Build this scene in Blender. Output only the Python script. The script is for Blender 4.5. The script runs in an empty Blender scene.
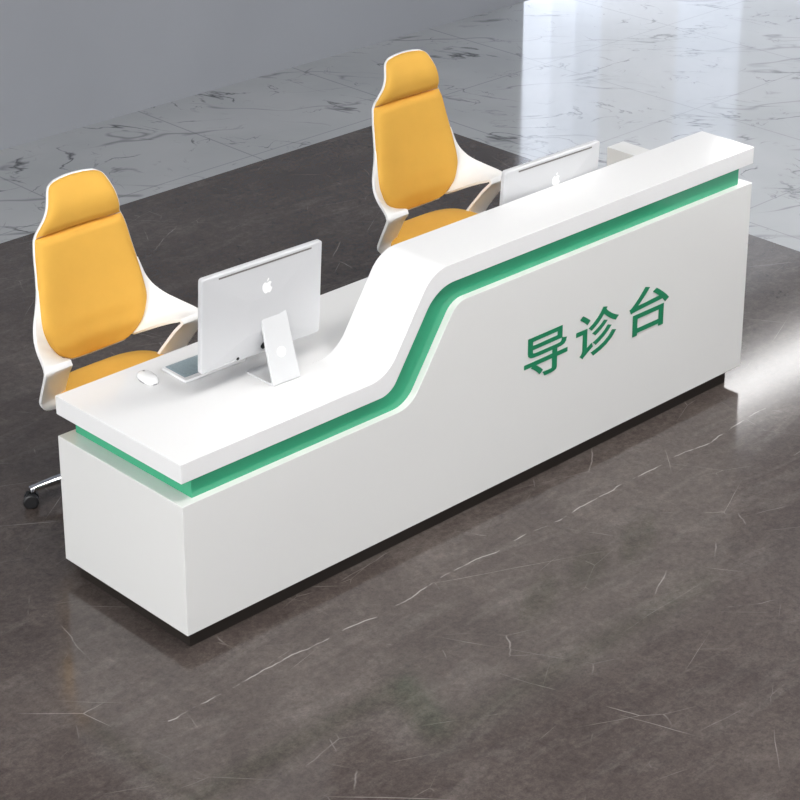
import bpy, bmesh, math, random
from mathutils import Vector
random.seed(4)
SC = bpy.context.scene
COL = SC.collection

# ------------------------------------------------------------------ materials
def lin(c):
    return tuple(((v / 255) / 12.92 if v / 255 <= .04045 else ((v / 255 + .055) / 1.055) ** 2.4) for v in c) + (1,)

def mat(name, rgb, rough=.5, metal=0, spec=.5, emit=None, estr=0, coat=0, bump=None, vary=None):
    m = bpy.data.materials.new(name); m.use_nodes = True
    nt = m.node_tree; b = nt.nodes['Principled BSDF']
    b.inputs['Base Color'].default_value = lin(rgb)
    b.inputs['Roughness'].default_value = rough
    b.inputs['Metallic'].default_value = metal
    b.inputs['Specular IOR Level'].default_value = spec
    b.inputs['Coat Weight'].default_value = coat
    if emit:
        b.inputs['Emission Color'].default_value = lin(emit)
        b.inputs['Emission Strength'].default_value = estr
    tc = nt.nodes.new('ShaderNodeTexCoord')
    if vary:                                            # (scale, amount): faint tonal variation of the stuff itself
        n = nt.nodes.new('ShaderNodeTexNoise'); n.inputs['Scale'].default_value = vary[0]
        n.inputs['Detail'].default_value = 4
        nt.links.new(tc.outputs['Object'], n.inputs['Vector'])
        mx = nt.nodes.new('ShaderNodeMixRGB'); mx.blend_type = 'MULTIPLY'
        r = nt.nodes.new('ShaderNodeValToRGB')
        r.color_ramp.elements[0].position = .3; r.color_ramp.elements[1].position = .7
        v = 1 - vary[1]; r.color_ramp.elements[0].color = (v, v, v, 1); r.color_ramp.elements[1].color = (1, 1, 1, 1)
        nt.links.new(n.outputs['Fac'], r.inputs['Fac'])
        mx.inputs['Fac'].default_value = 1; mx.inputs['Color1'].default_value = lin(rgb)
        nt.links.new(r.outputs['Color'], mx.inputs['Color2']); nt.links.new(mx.outputs['Color'], b.inputs['Base Color'])
    if bump:                                            # (scale, strength)
        n = nt.nodes.new('ShaderNodeTexNoise'); n.inputs['Scale'].default_value = bump[0]
        nt.links.new(tc.outputs['Object'], n.inputs['Vector'])
        bp = nt.nodes.new('ShaderNodeBump'); bp.inputs['Strength'].default_value = bump[1]; bp.inputs['Distance'].default_value = .002
        nt.links.new(n.outputs['Fac'], bp.inputs['Height']); nt.links.new(bp.outputs['Normal'], b.inputs['Normal'])
    return m

class NT:
    """small helper to wire procedural textures"""
    def __init__(s, m): s.t = m.node_tree; s.b = s.t.nodes['Principled BSDF']
    def n(s, kind, **kw):
        o = s.t.nodes.new('ShaderNode' + kind)
        for k, v in kw.items():
            if k.startswith('i_'): o.inputs[k[2:].replace('_', ' ')].default_value = v
            else: setattr(o, k, v)
        return o
    def l(s, a, b): s.t.links.new(a, b)
    def math(s, op, a, b=None, clamp=False):
        o = s.n('Math', operation=op, use_clamp=clamp)
        for i, v in enumerate((a, b)):
            if v is None: continue
            if isinstance(v, (int, float)): o.inputs[i].default_value = v
            else: s.l(v, o.inputs[i])
        return o.outputs[0]
    def ramp(s, fac, stops):
        r = s.n('ValToRGB'); cr = r.color_ramp
        cr.elements[0].position, cr.elements[0].color = stops[0]
        cr.elements[1].position, cr.elements[1].color = stops[-1]
        for p, c in stops[1:-1]:
            e = cr.elements.new(p); e.color = c
        s.l(fac, r.inputs['Fac']); return r.outputs['Color']
    def mix(s, fac, a, b, mode='MIX'):
        o = s.n('MixRGB', blend_type=mode)
        for i, v in zip(('Fac', 'Color1', 'Color2'), (fac, a, b)):
            if isinstance(v, (int, float, tuple)): o.inputs[i].default_value = v
            else: s.l(v, o.inputs[i])
        return o.outputs[0]

def g(v): return (v, v, v, 1)

def vein(k, co, scale, dist, width, thr, seed, aniso=(1, 1, 1), rot=0, detail=3.0, cut=1.7):
    """broken, wandering hairlines: the zero line of a distorted noise, cut up by a second noise"""
    r = k.n('Mapping'); r.inputs['Rotation'].default_value = (0, 0, rot); k.l(co, r.inputs['Vector'])
    mp = k.n('Mapping'); mp.inputs['Scale'].default_value = aniso; mp.inputs['Location'].default_value = (seed, seed * .7, seed * .3)
    k.l(r.outputs[0], mp.inputs['Vector'])
    n1 = k.n('TexNoise', i_Scale=scale, i_Detail=detail, i_Roughness=.5, i_Distortion=dist); k.l(mp.outputs[0], n1.inputs['Vector'])
    d = k.math('ABSOLUTE', k.math('SUBTRACT', n1.outputs['Fac'], .5))
    n2 = k.n('TexNoise', i_Scale=scale * cut, i_Detail=2.0); k.l(mp.outputs[0], n2.inputs['Vector'])
    m = k.math('MULTIPLY', k.math('SUBTRACT', n2.outputs['Fac'], thr), 7.0, True)
    line = k.math('SUBTRACT', 1.0, k.math('DIVIDE', d, k.math('ADD', k.math('MULTIPLY', m, width), width * .25)), True)
    return k.math('MULTIPLY', line, m)

TILE = 1.24
def marble():
    m = mat('polished_pale_marble', (222, 226, 230), .09, spec=.5); k = NT(m)
    tc = k.n('TexCoord'); co = tc.outputs['Object']
    sx = k.n('SeparateXYZ'); k.l(co, sx.inputs[0])
    def joint(axis, off, th):
        f = k.math('FRACT', k.math('DIVIDE', k.math('ADD', sx.outputs[axis], off), TILE))
        return k.math('LESS_THAN', k.math('ABSOLUTE', k.math('SUBTRACT', f, .5)), th / TILE)
    jx = joint('X', TILE / 2 - 4.675 + 10 * TILE, .0055)
    jy = joint('Y', TILE / 2 - 1.24 + 10 * TILE, .0045)
    j = k.math('MAXIMUM', jx, jy)
    D45 = math.radians(45)
    v1 = vein(k, co, 1.7, 1.0, .015, .49, 3.1, (.75, 1.3, 1), D45, 5.0, 1.5)
    v2 = vein(k, co, 2.6, 1.0, .014, .53, 8.4, (.8, 1.2, 1), D45 + .5, 5.0, 1.3)
    v3 = vein(k, co, 1.0, .4, .010, .46, 5.2, (.5, 1.6, 1), D45 - .15, 3.0, 2.2)
    v4 = vein(k, co, 3.3, 1.1, .013, .55, 14.2, (1.2, .9, 1), D45, 5.0, 1.0)
    v = k.math('MAXIMUM', k.math('MULTIPLY', v1, .85), k.math('MAXIMUM', k.math('MULTIPLY', k.math('MAXIMUM', v2, v4), .7), k.math('MULTIPLY', v3, .5)))
    cl = k.n('TexNoise', i_Scale=1.3, i_Detail=4.0); k.l(co, cl.inputs['Vector'])
    base = k.ramp(cl.outputs['Fac'], [(.35, lin((176, 179, 181))), (.65, lin((187, 189, 191)))])
    c = k.mix(v, base, lin((52, 55, 60)))
    c = k.mix(k.math('MULTIPLY', j, .40), c, lin((105, 108, 112)))
    k.l(c, k.b.inputs['Base Color'])
    return m

def dark_stone():
    m = mat('honed_dark_stone', (90, 84, 80), .16, spec=.5); k = NT(m)
    tc = k.n('TexCoord'); co = tc.outputs['Object']
    a = k.n('TexNoise', i_Scale=1.4, i_Detail=8.0, i_Roughness=.62, i_Distortion=.6); k.l(co, a.inputs['Vector'])
    f = k.n('TexNoise', i_Scale=38.0, i_Detail=6.0, i_Roughness=.75); k.l(co, f.inputs['Vector'])
    mp = k.n('Mapping'); mp.inputs['Rotation'].default_value = (0, 0, -.25); mp.inputs['Scale'].default_value = (.7, 3.0, 1); k.l(co, mp.inputs[0])
    st = k.n('TexNoise', i_Scale=2.4, i_Detail=7.0, i_Roughness=.6, i_Distortion=1.2); k.l(mp.outputs[0], st.inputs['Vector'])
    base = k.ramp(a.outputs['Fac'], [(.3, lin((66, 58, 55))), (.7, lin((88, 80, 76)))])
    base = k.mix(k.math('MULTIPLY', k.math('SUBTRACT', st.outputs['Fac'], .5), .6, True), base, lin((150, 144, 140)))
    base = k.mix(.7, base, k.ramp(f.outputs['Fac'], [(.3, g(.28)), (.7, g(.72))]), 'OVERLAY')
    def crack(scale, rot, sc, width, thr, seed):
        r = k.n('Mapping'); r.inputs['Rotation'].default_value = (0, 0, rot); r.inputs['Location'].default_value = (seed, seed, 0); k.l(co, r.inputs['Vector'])
        m = k.n('Mapping'); m.inputs['Scale'].default_value = sc; k.l(r.outputs[0], m.inputs['Vector'])
        wb = k.n('TexNoise', i_Scale=3.0, i_Detail=3.0); k.l(m.outputs[0], wb.inputs['Vector'])
        ad = k.mix(.05, m.outputs[0], wb.outputs['Color'], 'ADD')
        vo = k.n('TexVoronoi', feature='DISTANCE_TO_EDGE', voronoi_dimensions='2D', i_Scale=scale); k.l(ad, vo.inputs['Vector'])
        ms_ = k.n('TexNoise', i_Scale=scale * 2.2, i_Detail=3.0); k.l(m.outputs[0], ms_.inputs['Vector'])
        return k.math('MULTIPLY', k.math('SUBTRACT', 1.0, k.math('DIVIDE', vo.outputs['Distance'], width), True), k.math('MULTIPLY', k.math('SUBTRACT', ms_.outputs['Fac'], thr), 6.0, True))
    w1 = crack(1.5, .55, (.7, 1.9, 1), .0050, .52, 1.7)
    w2 = crack(2.2, -.35, (.6, 1.8, 1), .0060, .55, 4.9)
    w3 = crack(1.1, .9, (1, 1.6, 1), .0045, .50, 9.3)
    md = k.n('TexNoise', i_Scale=11.0, i_Detail=7.0, i_Roughness=.7, i_Distortion=.8); k.l(co, md.inputs['Vector'])
    base = k.mix(.5, base, k.ramp(md.outputs['Fac'], [(.32, g(.34)), (.62, g(.62))]), 'OVERLAY')
    fs = k.n('TexNoise', i_Scale=120.0, i_Detail=3.0, i_Roughness=.8); k.l(co, fs.inputs['Vector'])
    base = k.mix(.5, base, k.ramp(fs.outputs['Fac'], [(.35, g(.36)), (.65, g(.64))]), 'OVERLAY')
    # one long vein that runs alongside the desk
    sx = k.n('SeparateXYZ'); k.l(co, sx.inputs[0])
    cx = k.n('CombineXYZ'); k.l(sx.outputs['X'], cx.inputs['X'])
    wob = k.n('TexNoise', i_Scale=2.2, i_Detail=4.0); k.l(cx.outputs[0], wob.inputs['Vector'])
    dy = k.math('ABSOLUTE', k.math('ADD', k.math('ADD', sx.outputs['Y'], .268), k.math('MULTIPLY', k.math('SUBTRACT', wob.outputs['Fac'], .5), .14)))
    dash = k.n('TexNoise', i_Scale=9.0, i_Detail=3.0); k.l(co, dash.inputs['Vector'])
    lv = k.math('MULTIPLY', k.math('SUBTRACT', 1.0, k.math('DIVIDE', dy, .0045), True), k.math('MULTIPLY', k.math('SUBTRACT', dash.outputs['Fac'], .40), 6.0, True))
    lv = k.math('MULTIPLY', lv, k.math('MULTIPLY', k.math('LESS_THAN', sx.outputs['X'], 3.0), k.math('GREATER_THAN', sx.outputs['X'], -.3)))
    w = k.math('MAXIMUM', w1, k.math('MAXIMUM', w2, w3))
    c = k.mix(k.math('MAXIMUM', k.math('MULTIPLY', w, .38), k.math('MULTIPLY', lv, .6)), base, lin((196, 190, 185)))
    k.l(c, k.b.inputs['Base Color'])
    k.l(k.math('ADD', k.math('MULTIPLY', f.outputs['Fac'], .07), .08), k.b.inputs['Roughness'])
    return m

M = dict(
    white=mat('white_gloss_lacquer', (226, 226, 224), .16, spec=.5, vary=(1.2, .015)),
    whitetop=mat('white_gloss_worktop', (236, 236, 236), .12, spec=.5, vary=(1.5, .012)),
    green=mat('green_back_painted_glass', (66, 172, 130), .08, spec=.6, vary=(.8, .03)),
    lettering=mat('green_lettering', (28, 128, 88), .35),
    black=mat('black_plinth_laminate', (46, 41, 38), .3, vary=(5, .15)),
    shell=mat('white_chair_plastic', (248, 248, 247), .28, vary=(6, .015)),
    fabric=mat('orange_upholstery', (233, 180, 80), .72, spec=.25, bump=(420, .35), vary=(7, .06)),
    piping=mat('orange_seam', (206, 128, 26), .7, spec=.2, vary=(40, .08)),
    chrome=mat('polished_chrome', (205, 207, 212), .12, metal=1),
    rubber=mat('black_caster_plastic', (26, 26, 28), .5, vary=(20, .1)),
    mech=mat('dark_grey_mechanism', (44, 44, 46), .45, vary=(20, .1)),
    alu=mat('satin_aluminium', (205, 206, 208), .34, metal=.05, vary=(9, .015)),
    alu2=mat('satin_aluminium_stand', (214, 215, 216), .3, metal=.05, vary=(9, .015)),
    slot=mat('dark_grille', (120, 116, 112), .6, vary=(60, .2)),
    port=mat('black_socket', (14, 14, 15), .5, vary=(60, .2)),
    logo=mat('white_emblem', (252, 252, 252), .2, vary=(20, .01)),
    screen=mat('black_glass_screen', (8, 8, 10), .05, vary=(20, .1)),
    keys=mat('grey_blue_keycaps', (150, 166, 172), .45, vary=(30, .05)),
    keytray=mat('grey_blue_key_bed', (128, 144, 150), .5, vary=(30, .05)),
    mousew=mat('white_mouse_shell', (240, 240, 240), .2, vary=(20, .01)),
    greyring=mat('grey_trim', (140, 140, 142), .4, vary=(20, .05)),
    plaster=mat('grey_wall_plaster', (168, 171, 177), .75, spec=.2, bump=(25, .15), vary=(1.1, .06)),
    frame=mat('grey_window_frame', (150, 155, 160), .4, vary=(6, .05)),
    ceil=mat('white_ceiling_paint', (185, 187, 190), .8, vary=(2, .03)),
    glow=mat('daylit_glass', (200, 205, 210), .4, emit=(232, 240, 255), estr=2.9),
    glow5=mat('daylit_glass_pale', (200, 205, 210), .4, emit=(232, 240, 255), estr=2.35),
    glow2=mat('daylit_glass_sheer', (200, 205, 210), .4, emit=(240, 243, 250), estr=1.5),
    glow3=mat('daylit_glass_clear', (200, 205, 210), .4, emit=(232, 240, 255), estr=1.9),
    glow4=mat('daylit_glass_blind', (200, 205, 210), .4, emit=(240, 243, 250), estr=1.1),
    front=mat('front_fill_glow', (200, 205, 210), .4, emit=(250, 250, 255), estr=1.15),  # glow of the added fill panel behind the camera
    side=mat('side_fill_glow', (200, 205, 210), .4, emit=(250, 250, 250), estr=10.5),  # glow of the added fill panel on the left
    sky=mat('daylit_clerestory_glass', (200, 205, 210), .4, emit=(252, 251, 250), estr=13.0),
    fill_lamp=mat('added_fill_panel', (250, 250, 250), .5, emit=(255, 253, 250), estr=10.0),  # glow of the added overhead panels
    bulb=mat('downlight_lens', (250, 250, 250), .5, emit=(255, 252, 246), estr=60),
)
M['marble'] = marble(); M['stone'] = dark_stone()

# ------------------------------------------------------------------ mesh helpers
def link(name, bm, m, parent=None, smooth=False, bevel=0, seg=2, label=None):
    bmesh.ops.recalc_face_normals(bm, faces=bm.faces[:])
    me = bpy.data.meshes.new(name); bm.to_mesh(me); bm.free()
    for x in (m if isinstance(m, (list, tuple)) else [m]): me.materials.append(x)
    o = bpy.data.objects.new(name, me); COL.objects.link(o)
    if parent: o.parent = parent
    if smooth:
        for p in me.polygons: p.use_smooth = True
    if bevel:
        b = o.modifiers.new('bevel', 'BEVEL'); b.width = bevel; b.segments = seg; b.limit_method = 'ANGLE'; b.angle_limit = math.radians(40)
        b.harden_normals = False
        for p in me.polygons: p.use_smooth = True
        w = o.modifiers.new('wn', 'WEIGHTED_NORMAL'); w.keep_sharp = True
    if label: o['label'] = label
    return o

def empty(name, loc, rz=0, label=None, cat=None, group=None, parent=None):
    o = bpy.data.objects.new(name, None); COL.objects.link(o)
    o.empty_display_size = .1; o.location = loc; o.rotation_euler = (0, 0, rz)
    if label: o['label'] = label
    if cat: o['category'] = cat
    if group: o['group'] = group
    if parent: o.parent = parent
    return o

def box(bm, x0, x1, y0, y1, z0, z1):
    v = [bm.verts.new(c) for c in ((x0, y0, z0), (x1, y0, z0), (x1, y1, z0), (x0, y1, z0), (x0, y0, z1), (x1, y0, z1), (x1, y1, z1), (x0, y1, z1))]
    for f in ((0, 1, 2, 3), (7, 6, 5, 4), (0, 4, 5, 1), (1, 5, 6, 2), (2, 6, 7, 3), (3, 7, 4, 0)):
        bm.faces.new([v[i] for i in f])
    return bm
def BM(): return bmesh.new()

def prism_xz(bm, pts, y0, y1):
    """polygon given as (x, z) extruded from y0 to y1"""
    a = [bm.verts.new((x, y0, z)) for x, z in pts]; b = [bm.verts.new((x, y1, z)) for x, z in pts]
    n = len(pts)
    bm.faces.new(a); bm.faces.new(b[::-1])
    for i in range(n):
        bm.faces.new((a[i], b[i], b[(i + 1) % n], a[(i + 1) % n]))
    return bm

def fillet(pts, radii, seg=12):
    """open polyline with rounded corners"""
    out = [pts[0]]
    for i in range(1, len(pts) - 1):
        p = Vector(pts[i]); a = (Vector(pts[i - 1]) - p).normalized(); b = (Vector(pts[i + 1]) - p).normalized()
        th = a.angle(b); d = radii[i - 1] / math.tan(th / 2)
        c = p + (a + b).normalized() * (radii[i - 1] / math.sin(th / 2))
        s = p + a * d - c; e = p + b * d - c
        a0 = math.atan2(s.y, s.x); a1 = math.atan2(e.y, e.x)
        da = (a1 - a0 + math.pi) % (2 * math.pi) - math.pi
        for k in range(seg + 1):
            t = a0 + da * k / seg
            out.append((c.x + radii[i - 1] * math.cos(t), c.y + radii[i - 1] * math.sin(t)))
    out.append(pts[-1]); return out

def tube(bm, p0, p1, r0, r1=None, n=20, caps=True):
    r1 = r0 if r1 is None else r1
    p0, p1 = Vector(p0), Vector(p1); d = (p1 - p0).normalized()
    u = d.orthogonal().normalized(); w = d.cross(u)
    A = [bm.verts.new(p0 + (u * math.cos(2 * math.pi * k / n) + w * math.sin(2 * math.pi * k / n)) * r0) for k in range(n)]
    B = [bm.verts.new(p1 + (u * math.cos(2 * math.pi * k / n) + w * math.sin(2 * math.pi * k / n)) * r1) for k in range(n)]
    for k in range(n): bm.faces.new((A[k], A[(k + 1) % n], B[(k + 1) % n], B[k]))
    if caps: bm.faces.new(A[::-1]); bm.faces.new(B)
    return bm

def lathe(bm, prof, cx=0, cy=0, n=28, axis='Z', o=(0, 0, 0)):
    rings = []
    for r, z in prof:
        ring = []
        for k in range(n):
            a = 2 * math.pi * k / n
            c = (r * math.cos(a), r * math.sin(a), z) if axis == 'Z' else (z, r * math.cos(a), r * math.sin(a))
            ring.append(bm.verts.new((c[0] + o[0], c[1] + o[1], c[2] + o[2])))
        rings.append(ring)
    for A, B in zip(rings, rings[1:]):
        for k in range(n): bm.faces.new((A[k], A[(k + 1) % n], B[(k + 1) % n], B[k]))
    bm.faces.new(rings[0][::-1]); bm.faces.new(rings[-1])
    return bm

def tab(t, z):
    """table interpolation (monotone key list), smooth"""
    ks = t
    if z <= ks[0][0]: return ks[0][1]
    for i in range(len(ks) - 1):
        a, b = ks[i], ks[i + 1]
        if z <= b[0]:
            p = ks[i - 1] if i else a; q = ks[i + 2] if i + 2 < len(ks) else b
            h = b[0] - a[0]; s = (z - a[0]) / h
            ma = (b[1] - p[1]) / (b[0] - p[0]) if b[0] != p[0] else 0
            mb = (q[1] - a[1]) / (q[0] - a[0]) if q[0] != a[0] else 0
            return ((2 * s ** 3 - 3 * s * s + 1) * a[1] + (s ** 3 - 2 * s * s + s) * h * ma + (-2 * s ** 3 + 3 * s * s) * b[1] + (s ** 3 - s * s) * h * mb)
    return ks[-1][1]

# ------------------------------------------------------------------ the room
RX, RY, WY = 4.54, 3.62, 4.795            # dark inlay edges, back wall
X0, X1, Y0, CZ = -9.0, 12.5, -9.0, 5.3
def floor():
    bm = BM()
    xs = [X0, RX, X1]; ys = [Y0, RY, WY]
    V = [[bm.verts.new((x, y, 0)) for y in ys] for x in xs]
    for i in range(2):
        for j in range(2):
            f = bm.faces.new((V[i][j], V[i + 1][j], V[i + 1][j + 1], V[i][j + 1]))
            f.material_index = 1 if (i == 0 and j == 0) else 0
    o = link('floor', bm, [M['marble'], M['stone']]); o['kind'] = 'structure'
    o['label'] = 'dark polished stone floor bordered by pale veined marble tiles'
floor()
def struct(name, bm, m, label=None, parent=None, **kw):
    o = link(name, bm, m, parent, **kw); o['kind'] = 'structure'
    if label: o['label'] = label
    return o
WE = 6.86                                  # end of the solid wall; glazing beyond
struct('wall_back', box(BM(), X0, WE, WY, WY + .2, 0, CZ), M['plaster'], 'plain grey plaster wall behind the marble border')
bm = box(BM(), WE, X1, WY + .02, WY + .2, 3.2, 3.88); box(bm, WE, 9.3, WY + .02, WY + .2, 3.88, CZ); box(bm, 9.3, X1, WY + .02, WY + .2, 4.28, CZ)
struct('wall_back_upper', bm, M['plaster'])
wx = [(WE, 7.22, 'glow'), (7.22, 7.48, 'glow5'), (7.48, 7.78, 'glow3'), (7.78, 8.70, 'glow2'), (8.70, 9.50, 'glow3'), (9.50, X1, 'glow4')]
for i, (a, b, mm) in enumerate(wx):
    w = struct('window_%d' % (i + 1), box(BM(), a, b - .004, WY + .06, WY + .08, .0, 3.2), M[mm], 'tall bright frosted window panel beyond the grey wall')
    link('window_frame', box(BM(), a, b, WY + .02, WY + .12, 3.16, 3.2), M['frame'], w)
w = struct('window_7', box(BM(), 9.3, X1, WY + .06, WY + .08, 3.88, 4.28), M['sky'], 'high clerestory window')
w = struct('window_8', box(BM(), -5, 6, Y0 + .01, Y0 + .03, .9, 4.4), M['front'], 'added glowing fill panel on the camera side, out of view')  # unseen panel added as soft frontal fill for the desk front
w = struct('window_9', box(BM(), X0 + .01, X0 + .03, -5, 1.0, .9, 4.4), M['side'], 'added glowing fill panel on the left side, out of view')  # unseen panel added to brighten the desk's left end
struct('wall_right', box(BM(), X1, X1 + .2, Y0, WY + .2, 0, CZ), M['plaster'])
struct('wall_left', box(BM(), X0 - .2, X0, Y0, WY + .2, 0, CZ), M['plaster'])
struct('wall_front', box(BM(), X0, X1, Y0 - .2, Y0, 0, CZ), M['plaster'])
struct('ceiling', box(BM(), X0, X1, Y0, WY + .2, CZ, CZ + .1), M['ceil'])
for i, (x, y, w_, d_) in enumerate([(.0, -1.9, 2.6, 1.4), (3.6, -1.9, 2.6, 1.4), (-3.8, -2.0, 2.6, 1.4), (1.8, -5.4, 2.6, 1.4), (7.2, -2.2, 2.6, 1.4)]):  # invented overhead panels, out of view, placed to light desk and floor
    e = empty('added_ceiling_panel', (x, y, CZ), 0, 'added rectangular fill light panel overhead, out of view', 'added fill light', 'added overhead fill panels')
    f = BM()
    for bx in ((-w_/2 - .05, w_/2 + .05, -d_/2 - .05, -d_/2), (-w_/2 - .05, w_/2 + .05, d_/2, d_/2 + .05), (-w_/2 - .05, -w_/2, -d_/2, d_/2), (w_/2, w_/2 + .05, -d_/2, d_/2)):
        box(f, *bx, -.06, 0)
    link('frame', f, M['frame'], e)
    link('diffuser', box(BM(), -w_/2, w_/2, -d_/2, d_/2, -.04, -.02), M['fill_lamp'], e)

# ------------------------------------------------------------------ reception desk
L, D, R = 3.142, .73, .2865
ZB, ZT, S0, ZW, H = .07, .5863, .6755, .75, 1.1071
SH = H - ZW
top_line = fillet([(0, ZW), (.969, ZW), (1.203, H), (L, H)], [.16, .15])
bot_line = fillet([(0, S0), (.988, S0), (1.226, S0 + SH), (L, S0 + SH)], [.10, .17])
body_line = fillet([(0, ZT), (1.092, ZT), (1.333, ZT + SH), (L, ZT + SH)], [.13, .10])
desk = empty('reception_desk', (0, 0, 0), 0, 'long white two-level reception desk with a green band and green lettering', 'reception desk')
RB = .20                                   # depth of the body under the counter
def stepped(pts_top, pts_bot, y1, xs, xe, y2):
    """profile (x, z) from y=0 to y1, its flat left end (up to xs) carried on to y2 and a flat arm from xs to xe behind"""
    bm = BM()
    zt, zb = pts_top[0][1], pts_bot[0][1]
    prof = [pts_top[0], (xs, zt)] + [p for p in pts_top[1:]] + pts_bot[::-1][:-1] + [(xs, zb), pts_bot[0]]
    F = [bm.verts.new((x, 0, z)) for x, z in prof]; B = [bm.verts.new((x, y1, z)) for x, z in prof]; n = len(prof)
    bm.faces.new(F)
    for i in range(n): bm.faces.new((F[i], B[i], B[(i + 1) % n], F[(i + 1) % n]))
    bm.faces.new(B[1:-1])
    C = [bm.verts.new((x, y2, z)) for x, z in ((0, zt), (xs, zt), (xs, zb), (0, zb))]
    A = [B[0], B[1], B[-2], B[-1]]
    bm.faces.new((A[0], A[1], C[1], C[0])); bm.faces.new((A[3], A[2], C[2], C[3])); bm.faces.new((A[0], A[3], C[3], C[0])); bm.faces.new(C)
    if xe:
        E_ = [bm.verts.new((xe, y, z)) for y, z in ((y1, zt), (y2, zt), (y2, zb), (y1, zb))]
        q = [A[1], C[1], C[2], A[2]]
        for i in range(4): bm.faces.new((q[i], E_[i], E_[(i + 1) % 4], q[(i + 1) % 4]))
        bm.faces.new(E_)
    else: bm.faces.new((A[1], A[2], C[2], C[1]))
    return bm
link('body', stepped(body_line, [(0, ZB), (L, ZB)], RB, .42, None, D), M['white'], desk, bevel=.0025)
link('end_panel', box(BM(), L - .11, L, RB, D, ZB, ZT + SH), M['white'], desk, bevel=.0025)
link('worktop', stepped(top_line, bot_line, R, .80, L - .12, D), M['whitetop'], desk, bevel=.002)
# green band
def shift(pl, dz): return [(x, z + dz) for x, z in pl]
def clip(pl, a, b):
    q = [(a, pl[0][1])] + [p for p in pl if a < p[0] < b] + [(b, pl[-1][1])]
    return q
gt = clip(shift(bot_line, .002), .065, L - .06); gb = clip(shift(body_line, -.002), .065, L - .06)
link('green_band', prism_xz(BM(), gt + gb[::-1], .030, RB - .02), M['green'], desk, bevel=.0015)
link('green_band', box(BM(), .065, .40, RB - .02, D - .022, ZT - .002, S0 + .002), M['green'], desk, bevel=.0015)
# plinth
pl = BM(); box(pl, .032, L - .07, .030, RB - .02, 0, ZB); box(pl, .032, .40, RB - .02, D - .045, 0, ZB); box(pl, L - .115, L - .07, RB - .02, D - .04, 0, ZB)
link('plinth', pl, M['black'], desk)

# lettering on the front
def glyph(ch, x, z, w, h, off):
    cu = bpy.data.curves.new('ch', 'FONT'); cu.body = ch; cu.size = 1; cu.offset = off; cu.extrude = .002; cu.resolution_u = 4
    to = bpy.data.objects.new('tmp_text', cu); COL.objects.link(to)
    dg = bpy.context.evaluated_depsgraph_get(); me = bpy.data.meshes.new_from_object(to.evaluated_get(dg))
    COL.objects.unlink(to); bpy.data.objects.remove(to)
    xs = [v.co.x for v in me.vertices]; ys = [v.co.y for v in me.vertices]
    a, b, c, d = min(xs), max(xs), min(ys), max(ys)
    for v in me.vertices:
        X = x + (v.co.x - a) / (b - a) * w; Z = z + (v.co.y - c) / (d - c) * h
        v.co = (X, -.001 - (v.co.z + .002) * .5, Z)
    me.materials.clear(); me.materials.append(M['lettering'])
    o = bpy.data.objects.new('letter', me); COL.objects.link(o); o.parent = desk
    return o
LET = [('\u5bfc', 1.713, .466, .255, .190), ('\u8bca', 2.020, .456, .262, .202), ('\u53f0', 2.350, .457, .255, .208)]
for ch, x, z, w, h in LET: glyph(ch, x, z, w, h, .011)

# ------------------------------------------------------------------ computer
def copy_tree(o, parent=None):
    c = o.copy(); COL.objects.link(c)
    if parent: c.parent = parent
    for ch in [q for q in bpy.data.objects if q.parent == o]: copy_tree(ch, c)
    return c

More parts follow.
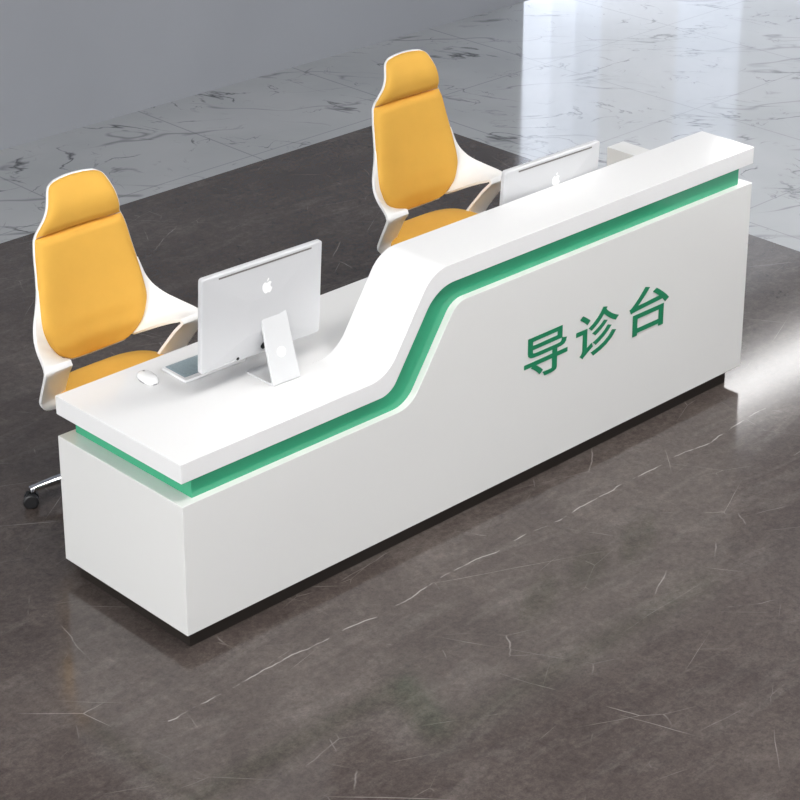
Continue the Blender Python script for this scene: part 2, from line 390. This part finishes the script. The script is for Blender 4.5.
MW, MH, TILT = .556, .3796, -.0643
def make_monitor(label):
    """origin on the worktop under the middle of the back face's lower edge; local +y points at the sitter"""
    root = empty('desktop_computer', (0, 0, 0), 0, label, 'computer', 'all-in-one computers on the desk')
    z0 = .101
    up = Vector((0, math.sin(TILT), math.cos(TILT))); nn = Vector((0, math.cos(TILT), -math.sin(TILT)))
    def P(a, h, d=0): return Vector((a, 0, z0)) + up * h + nn * d        # d > 0 towards the sitter
    # housing: slab with a shallow four-sided hipped back
    bm = BM()
    e = .020
    def ring(ins, d, rad=.012):
        pts = []
        for cx, cz, a0 in ((MW/2 - ins - rad, MH - ins - rad, 0), (-MW/2 + ins + rad, MH - ins - rad, 90), (-MW/2 + ins + rad, ins + rad, 180), (MW/2 - ins - rad, ins + rad, 270)):
            for k in range(5):
                a = math.radians(a0 + k * 22.5); pts.append(bm.verts.new(P(cx + rad * math.cos(a), cz + rad * math.sin(a), d)))
        return pts
    rings = [ring(.0, e), ring(0, .004), ring(.004, 0)]
    # hip: small plateau round the stand joint, at the back
    pk = [(.070, .235), (-.070, .235), (-.070, .10), (.070, .10)]
    plate = []
    for (x, z) in pk:
        plate.append(bm.verts.new(P(x, z, -.013)))
    for A, B in zip(rings, rings[1:]):
        n = len(A)
        for k in range(n): bm.faces.new((A[k], A[(k + 1) % n], B[(k + 1) % n], B[k]))
    last = rings[-1]; n = len(last)
    for q in range(4):
        seg = last[q * 5:q * 5 + 5]
        for k in range(4): bm.faces.new((seg[k], seg[k + 1], plate[q]))
        nx = last[(q * 5 + 5) % n]
        bm.faces.new((seg[4], nx, plate[(q + 1) % 4], plate[q]))
    bm.faces.new(plate); bm.faces.new(rings[0])
    link('housing', bm, M['alu'], root)
    bm = BM(); q = [bm.verts.new(P(x, z, e + .0015)) for x, z in ((-MW/2 + .012, .075), (MW/2 - .012, .075), (MW/2 - .012, MH - .012), (-MW/2 + .012, MH - .012))]
    bm.faces.new(q); bmesh.ops.solidify(bm, geom=bm.faces[:], thickness=.001)
    link('screen', bm, M['screen'], root)
    # back relief height at a point (for things lying on the hipped back)
    def relief(x, z):
        def edge(v, lo, plo, phi, hi):
            if v < plo: return (v - lo) / (plo - lo)
            if v > phi: return (hi - v) / (hi - phi)
            return 1
        return -.013 * max(0, min(edge(x, -MW/2, -.07, .07, MW/2), edge(z, 0, .10, .235, MH)))
    def patch(name, pts, m, th=.0012):
        bm = BM(); vs = [bm.verts.new(P(x, z, relief(x, z) - .0006)) for x, z in pts]; f = bm.faces.new(vs)
        r = bmesh.ops.extrude_face_region(bm, geom=[f])
        for v in [a for a in r['geom'] if isinstance(a, bmesh.types.BMVert)]: v.co -= nn * th
        return link(name, bm, m, root)
    # vent slot
    bm = BM(); n = 24
    for k in range(n):
        a = -.203 + .427 * k / n; b = -.203 + .427 * (k + 1) / n; z = .364
        vs = [bm.verts.new(P(x, zz, relief(x, zz) - .0010)) for x, zz in ((a, z - .003), (b, z - .003), (b, z + .003), (a, z + .003))]
        bm.faces.new(vs)
    bmesh.ops.remove_doubles(bm, verts=bm.verts[:], dist=1e-5)
    bmesh.ops.solidify(bm, geom=bm.faces[:], thickness=.0008)
    link('vent_slot', bm, M['slot'], root)
    # fruit emblem with a bite on the right and a leaf
    cx, cz, s = .012, .272, .0315
    def arc(c, r, a0, a1, n): return [(c[0] + r * math.cos(math.radians(a0 + (a1 - a0) * k / n)), c[1] + r * math.sin(math.radians(a0 + (a1 - a0) * k / n))) for k in range(n + 1)]
    raw = [(0, .62), (.18, .70), (.42, .78), (.62, .70), (.74, .58)] + [(.60, .42), (.52, .22), (.55, .0), (.66, -.14), (.80, -.22)] + \
          [(.74, -.45), (.58, -.72), (.40, -.88), (.22, -.88), (0, -.80), (-.22, -.88), (-.40, -.88), (-.60, -.70), (-.76, -.42), (-.85, -.1), (-.83, .25), (-.72, .52), (-.55, .70), (-.36, .77), (-.18, .71)]
    patch('emblem', [(cx + a * s * .86, cz + b * s * .82) for a, b in raw][::-1], M['logo'])
    leaf = [(.0, .86), (.03, 1.05), (.14, 1.22), (.30, 1.32), (.33, 1.28), (.30, 1.08), (.18, .93)]
    patch('emblem_leaf', [(cx + a * s * .9, cz + b * s * .80) for a, b in leaf], M['logo'])
    # sockets low on the back
    patch('socket', [(-.113 + .0065 * math.cos(t * .524), .014 + .0065 * math.sin(t * .524)) for t in range(12)], M['port'])
    patch('cable_hole', [(.001 + .011 * math.cos(t * .4), .032 + (.014 + .006 * math.cos(t * .4)) * math.sin(t * .4)) for t in range(15)], M['port'])
    patch('port_row', [(-.172, .008), (-.130, .008), (-.130, .015), (-.172, .015)], M['alu2'])
    # stand: bent plate, foot towards the sitter
    bm = BM(); w = .064
    back = [(-.087, .0), (-.088, .004), (-.050, .16), (-.021, z0 + .150)]      # y, z of the rear face going up (towards the viewer = -y)
    prof = [(.075, 0), (-.085, 0), (-.0895, .003), (-.089, .009), (-.048, .150), (-.018, .262), (-.004, .262), (-.036, .148), (-.077, .014), (-.070, .008), (.075, .006)]
    ww = lambda z: w - .007 * max(0, z - .01) / .25
    a = [bm.verts.new((STX - ww(z), y, z)) for y, z in prof]; b = [bm.verts.new((STX + ww(z), y, z)) for y, z in prof]
    n = len(prof); bm.faces.new(a); bm.faces.new(b[::-1])
    for k in range(n): bm.faces.new((a[k], b[k], b[(k + 1) % n], a[(k + 1) % n]))
    st = link('stand', bm, M['alu2'], root, bevel=.0015)
    bm = BM(); t = Vector((0, -.048 + .089, .150 - .009)).normalized(); nrm = Vector((0, -t.z, t.y))
    c = Vector((STX, -.089, .009)) + t * .108 + nrm * .0002
    vs = [bm.verts.new(c + Vector((1, 0, 0)) * 0.020 * math.cos(k * .2618) + t * .020 * math.sin(k * .2618)) for k in range(24)]
    f = bm.faces.new(vs); r = bmesh.ops.extrude_face_region(bm, geom=[f])
    for v in [q_ for q_ in r['geom'] if isinstance(q_, bmesh.types.BMVert)]: v.co += nrm * .0012
    link('cable_cover', bm, M['logo'], st)
    return root
STX = .045
mon = make_monitor('white all-in-one computer on the low left worktop, stand and foot in full view')
mon.location = (.637, .320, .7505); mon.rotation_euler = (0, 0, -.0326)
mon2 = copy_tree(mon); mon2.location = (2.190, .321, .7505); mon2.rotation_euler = (0, 0, -.0326)
mon2['label'] = 'white all-in-one computer half hidden behind the raised right counter'

# keyboard and mouse
kb = empty('keyboard', (.40, .476, .7505), math.radians(-1.5), 'flat white keyboard with grey-blue keys tucked beside the left computer', 'keyboard')
link('case', box(BM(), 0, .285, 0, .150, .001, .013), M['mousew'], kb, bevel=.003)
link('key_bed', box(BM(), .014, .271, .022, .142, .0128, .0142), M['keytray'], kb)
bm = BM()
for r in range(6):
    n = 14; wy = .0175
    for c in range(n):
        if r == 0 and 4 <= c <= 8:
            if c == 4: box(bm, .016 + c * .0182, .016 + 9 * .0182 - .002, .024, .024 + wy, .0140, .0165)
            continue
        box(bm, .016 + c * .0182, .016 + (c + 1) * .0182 - .002, .024 + r * .0195, .024 + r * .0195 + wy, .0140, .0165)
k_ = link('keys', bm, M['keys'], kb); k_['kind'] = 'stuff'
ms = empty('computer_mouse', (.322, .600, .7505), math.radians(-8), 'small white computer mouse left of the keyboard', 'mouse')
bm = BM(); N = 28; rings = []
for t, hgt in ((1.0, .001), (1.0, .006), (.97, .012), (.88, .018), (.70, .0225), (.45, .0252), (.2, .026)):
    ring = []
    for k in range(N):
        a = 2 * math.pi * k / N; c, s = math.cos(a), math.sin(a)
        e_ = 2 / 2.6
        ring.append(bm.verts.new((.030 * t * math.copysign(abs(c) ** e_, c), .055 * t * math.copysign(abs(s) ** e_, s), hgt)))
    rings.append(ring)
for A, B in zip(rings, rings[1:]):
    for k in range(N): bm.faces.new((A[k], A[(k + 1) % N], B[(k + 1) % N], B[k]))
bm.faces.new(rings[0][::-1]); bm.faces.new(rings[-1])
link('mouse_body', bm, M['mousew'], ms, smooth=True)
bm = BM(); lathe(bm, [(.0315, 0), (.0315, .0035)], n=28)
for v in bm.verts: v.co.y *= 1.78
link('base_ring', bm, M['greyring'], ms)
link('scroll_wheel', lathe(BM(), [(.0045, .0), (.0045, .004)], n=16, o=(0, .028, .0225)), M['greyring'], ms)

# ------------------------------------------------------------------ office chair (local: faces -y)
EY = [(.50, -.004), (.58, .000), (.62, -.003), (.66, .004), (.70, .006), (.74, .014), (.78, .023), (.82, .032), (.86, .042), (.90, .052), (.94, .062), (.98, .072), (1.02, .081), (1.06, .090), (1.10, .074), (1.14, .061), (1.18, .062), (1.22, .078), (1.26, .100)]
HW = [(.545, .120), (.550, .140), (.56, .160), (.58, .190), (.62, .220), (.66, .243), (.70, .252), (.74, .252), (.78, .248), (.82, .243), (.86, .238), (.90, .232), (.94, .226), (.98, .221), (1.02, .214), (1.045, .207), (1.06, .200), (1.10, .187), (1.14, .170), (1.18, .155), (1.22, .139), (1.24, .129), (1.254, .114), (1.262, .090)]
CV = [(.50, .028), (.62, .038), (.78, .042), (.94, .028), (1.06, .014), (1.14, .016), (1.26, .012)]
def yback(z, u):
    """front face of the shell: edges come forward, centre lies further back"""
    return tab(EY, z) + tab(CV, z) * (1 - u * u)
def sheet(zs, hw, front, thick, nu=28):
    """closed cushion: front(z,u) is how far it stands proud of the shell"""
    bm = BM(); F = []; B = []
    for z in zs:
        w = hw(z); rf, rb = [], []
        for j in range(nu + 1):
            u = math.sin(math.pi / 2 * (-1 + 2 * j / nu)) * .35 + (-1 + 2 * j / nu) * .65
            y = yback(z, u)
            zz = z - .020 * (1 - u * u) * max(0, 1 - (z - .54) / .16)          # lower edge sags in the middle
            if z > 1.2: zz += .006 * (1 - u * u) * min(1, (z - 1.2) / .05)      # crown of the headrest
            rf.append(bm.verts.new((w * u, y - front(z, u), zz))); rb.append(bm.verts.new((w * u, y + thick, zz)))
        F.append(rf); B.append(rb)
    for i in range(len(zs) - 1):
        for j in range(nu):
            bm.faces.new((F[i][j], F[i][j + 1], F[i + 1][j + 1], F[i + 1][j]))
            bm.faces.new((B[i][j], B[i + 1][j], B[i + 1][j + 1], B[i][j + 1]))
        bm.faces.new((F[i][0], F[i + 1][0], B[i + 1][0], B[i][0])); bm.faces.new((F[i][nu], B[i][nu], B[i + 1][nu], F[i + 1][nu]))
    for j in range(nu):
        bm.faces.new((F[0][j], B[0][j], B[0][j + 1], F[0][j + 1])); bm.faces.new((F[-1][j], F[-1][j + 1], B[-1][j + 1], B[-1][j]))
    return bm
def lerp(a, b, n): return [a + (b - a) * k / n for k in range(n + 1)]

def arm(sgn):
    O = [(.245, .047, .86), (.256, .037, .82), (.267, .030, .785), (.280, .018, .758), (.294, .002, .736), (.309, -.018, .716), (.325, -.043, .700), (.341, -.073, .687), (.357, -.108, .674), (.373, -.148, .661), (.388, -.184, .646),
         (.391, -.194, .628), (.384, -.175, .590), (.372, -.140, .535), (.361, -.110, .487), (.352, -.090, .450), (.330, -.078, .418), (.290, -.070, .402), (.22, -.066, .398)]
    I = [(.234, .044, .86), (.238, .034, .82), (.242, .026, .785), (.244, .018, .74), (.240, .008, .67), (.212, .006, .600), (.172, .010, .552), (.198, -.036, .572), (.228, -.092, .602), (.253, -.150, .630), (.270, -.196, .648),
         (.270, -.203, .635), (.260, -.166, .592), (.247, -.128, .537), (.236, -.094, .487), (.226, -.078, .452), (.205, -.085, .425), (.185, -.075, .402), (.16, -.068, .398)]
    bm = BM(); rows = []; nu = 8
    n = len(O); sub = 3
    def cr(P, i, t):
        p = [Vector(P[max(0, min(len(P) - 1, k))]) for k in (i - 1, i, i + 1, i + 2)]
        return .5 * ((2 * p[1]) + (p[2] - p[0]) * t + (2 * p[0] - 5 * p[1] + 4 * p[2] - p[3]) * t * t + (-p[0] + 3 * p[1] - 3 * p[2] + p[3]) * t ** 3)
    for i in range(n - 1):
        for s in range(sub):
            t = s / sub
            lin_ = 9 <= i <= 10
            a = Vector(O[i]).lerp(Vector(O[i + 1]), t) if lin_ else cr(O, i, t)
            b = Vector(I[i]).lerp(Vector(I[i + 1]), t) if lin_ else cr(I, i, t)
            rows.append((a, b))
    rows.append((Vector(O[-1]), Vector(I[-1])))
    V = []
    for a, b in rows:
        V.append([bm.verts.new(((a.lerp(b, j / nu)).x * sgn, a.lerp(b, j / nu).y, a.lerp(b, j / nu).z)) for j in range(nu + 1)])
    for A, B in zip(V, V[1:]):
        for j in range(nu): bm.faces.new((A[j], A[j + 1], B[j + 1], B[j]))
    return bm

CASTER_ANG = math.radians(166)     # one caster looks past the desk end
def make_chair(label):
    root = empty('office_chair', (0, 0, 0), 0, label, 'office chair', 'office chairs behind the desk')
    # shell
    zs = lerp(.540, 1.06, 40) + lerp(1.07, 1.2655, 22)
    sw = lambda z: tab(HW, min(z, 1.262)) + .0055
    sh = sheet(zs, lambda z: sw(z) if z > .53 else sw(z), lambda z, u: .001, .011)
    link('back_shell', sh, M['shell'], root, smooth=True, bevel=0)
    # back cushion
    def pf(z, u):
        e = max(0, 1 - abs(u) ** 6) ** .5
        lo = min(1, max(0, (z - .545) / .11)); hi = min(1, max(0, (1.052 - z) / .030))
        return .003 + .034 * e * math.sqrt(1 - (1 - lo) ** 2) * math.sqrt(max(0, 1 - (1 - hi) ** 2))
    link('back_cushion', sheet(lerp(.545, .58, 10) + lerp(.592, 1.0, 30) + lerp(1.01, 1.052, 9), lambda z: tab(HW, z) + .003, pf, -.0005), M['fabric'], root, smooth=True)
    def hf(z, u):
        e = max(0, 1 - abs(u) ** 6) ** .5
        s = (z - 1.055) / (1.262 - 1.055)
        lo = min(1, s / .22); hi = min(1, (1 - s) / .12)
        return .003 + (.032 - .010 * s) * e * math.sqrt(max(0, 1 - (1 - lo) ** 2)) * math.sqrt(max(0, 1 - (1 - hi) ** 2))
    link('headrest', sheet(lerp(1.055, 1.11, 12) + lerp(1.118, 1.235, 12) + lerp(1.24, 1.2615, 8), lambda z: tab(HW, z) + .002, hf, -.0005), M['fabric'], root, smooth=True)
    for s in (-1, 1):
        a = link('armrest', arm(s), M['shell'], root, smooth=True)
        so = a.modifiers.new('thick', 'SOLIDIFY'); so.thickness = .013; so.offset = 0 
        bv = a.modifiers.new('bevel', 'BEVEL'); bv.width = .003; bv.segments = 2; bv.angle_limit = math.radians(50)
    # seat cushion: superellipse plan, crowned
    bm = BM(); N = 56; rings = []
    cy, hw_, hd = -.165, .272, .215
    for t, z in ((.90, .415), (.975, .420), (1.0, .433), (.995, .450), (.965, .464), (.90, .472), (.75, .477), (.5, .478), (.25, .478)):
        ring = []
        for k in range(N):
            a = 2 * math.pi * k / N; c, s = math.cos(a), math.sin(a); ee = 2 / 3.4
            x = hw_ * t * math.copysign(abs(c) ** ee, c); y = hd * t * math.copysign(abs(s) ** ee, s)
            dip = -.010 * max(0, 1 - (x / .2) ** 2) * (1 if t < .9 else 0)
            ring.append(bm.verts.new((x, cy + y, z + dip + (-.018 * max(0, (-y - .12) / .1) ** 2))))
        rings.append(ring)
    for A, B in zip(rings, rings[1:]):
        for k in range(N): bm.faces.new((A[k], A[(k + 1) % N], B[(k + 1) % N], B[k]))
    bm.faces.new(rings[0][::-1]); bm.faces.new(rings[-1])
    link('seat', bm, M['fabric'], root, smooth=True)
    # pan and mechanism
    bm = BM(); rings = []
    for t, z in ((.70, .385), (.88, .392), (.93, .404), (.93, .416)):
        ring = []
        for k in range(N):
            a = 2 * math.pi * k / N; c, s = math.cos(a), math.sin(a); ee = 2 / 3.4
            ring.append(bm.verts.new((hw_ * t * math.copysign(abs(c) ** ee, c), cy + hd * t * math.copysign(abs(s) ** ee, s), z)))
        rings.append(ring)
    for A, B in zip(rings, rings[1:]):
        for k in range(N): bm.faces.new((A[k], A[(k + 1) % N], B[(k + 1) % N], B[k]))
    bm.faces.new(rings[0][::-1]); bm.faces.new(rings[-1])
    link('seat_pan', bm, M['shell'], root, smooth=True)
    bx, by = -.049, -.133
    link('tilt_mechanism', box(BM(), bx - .08, bx + .08, by - .16, by + .05, .335, .388), M['mech'], root, bevel=.01)
    link('height_lever', tube(BM(), (bx + .06, by - .06, .355), (bx + .24, by - .08, .345), .006, n=12), M['chrome'], root, smooth=True)
    bm = lathe(BM(), [(.030, .07), (.030, .20), (.026, .205)], n=24, o=(bx, by, 0)); lathe(bm, [(.016, .20), (.016, .34)], n=20, o=(bx, by, 0))
    link('gas_column', bm, M['chrome'], root, smooth=False)
    link('hub', lathe(BM(), [(.034, .068), (.046, .075), (.046, .118), (.036, .126)], n=28, o=(bx, by, 0)), M['chrome'], root)
    RL = .365
    for k in range(4):
        a = CASTER_ANG + k * math.pi / 2; d = Vector((math.cos(a), math.sin(a), 0)); s = Vector((-d.y, d.x, 0)); c0 = Vector((bx, by, 0))
        bm = BM(); secs = []
        for t, zt, zb, w in ((.03, .118, .078, .026), (.15, .112, .078, .022), (.26, .100, .076, .018), (RL - .030, .088, .068, .016), (RL - .016, .086, .062, .019), (RL - .004, .083, .064, .015)):
            sec = []
            for ww, zz in ((-w, zb), (-w, zt - .008), (-w * .6, zt), (w * .6, zt), (w, zt - .008), (w, zb)):
                sec.append(bm.verts.new(c0 + d * t + s * ww + Vector((0, 0, zz))))
            secs.append(sec)
        for A, B in zip(secs, secs[1:]):
            for j in range(6): bm.faces.new((A[j], A[(j + 1) % 6], B[(j + 1) % 6], B[j]))
        bm.faces.new(secs[0][::-1]); bm.faces.new(secs[-1])
        lg = link('leg', bm, M['chrome'], root, bevel=.002)
        # twin wheel caster
        bm = BM(); cc = c0 + d * (RL + .004)
        tube(bm, cc + Vector((0, 0, .045)), cc + Vector((0, 0, .066)), .007, n=12)
        wa = a + (0.5 if k else 1.15); wd = Vector((math.cos(wa), math.sin(wa), 0)); wc = cc + Vector((-wd.y, wd.x, 0)) * .012 + Vector((0, 0, .0305))
        for sg in (-1, 1):
            tube(bm, wc + wd * sg * .006, wc + wd * sg * .024, .0305, n=24)
            tube(bm, wc + wd * sg * .024, wc + wd * sg * .028, .0305, .023, n=24)
        tube(bm, wc - wd * .010, wc + wd * .010, .019, n=16)
        link('caster', bm, M['rubber'], lg)
    return root
ch = make_chair('orange and white high-back office chair at the low left end of the desk')
ch.location = (.60, 1.30, 0)
ch2 = copy_tree(ch); ch2.location = (2.631, 1.530, 0); ch2.rotation_euler = (0, 0, -.004)
ch2['label'] = 'orange and white high-back office chair behind the raised right counter'

# ------------------------------------------------------------------ world, camera, view
w = bpy.data.worlds.new('world'); SC.world = w; w.use_nodes = True
w.node_tree.nodes['Background'].inputs[0].default_value = (.8, .85, .9, 1); w.node_tree.nodes['Background'].inputs[1].default_value = .3

cd = bpy.data.cameras.new('camera'); cam = bpy.data.objects.new('camera', cd); COL.objects.link(cam); SC.camera = cam
cam.location = (-3.9192, -5.1582, 4.2556)
cam.rotation_euler = (math.pi / 2 - .3709, 0, .8056 - math.pi / 2)
cd.sensor_width = 36; cd.lens = 2.1374 * 1000 / 800 * 36
cd.shift_x = 0; cd.shift_y = -(400 - 190.6) / 800
cd.clip_end = 60
SC.view_settings.view_transform = 'Standard'; SC.view_settings.look = 'None'
SC.view_settings.gamma = 1; SC.view_settings.use_curve_mapping = False
SC.view_settings.exposure = 0
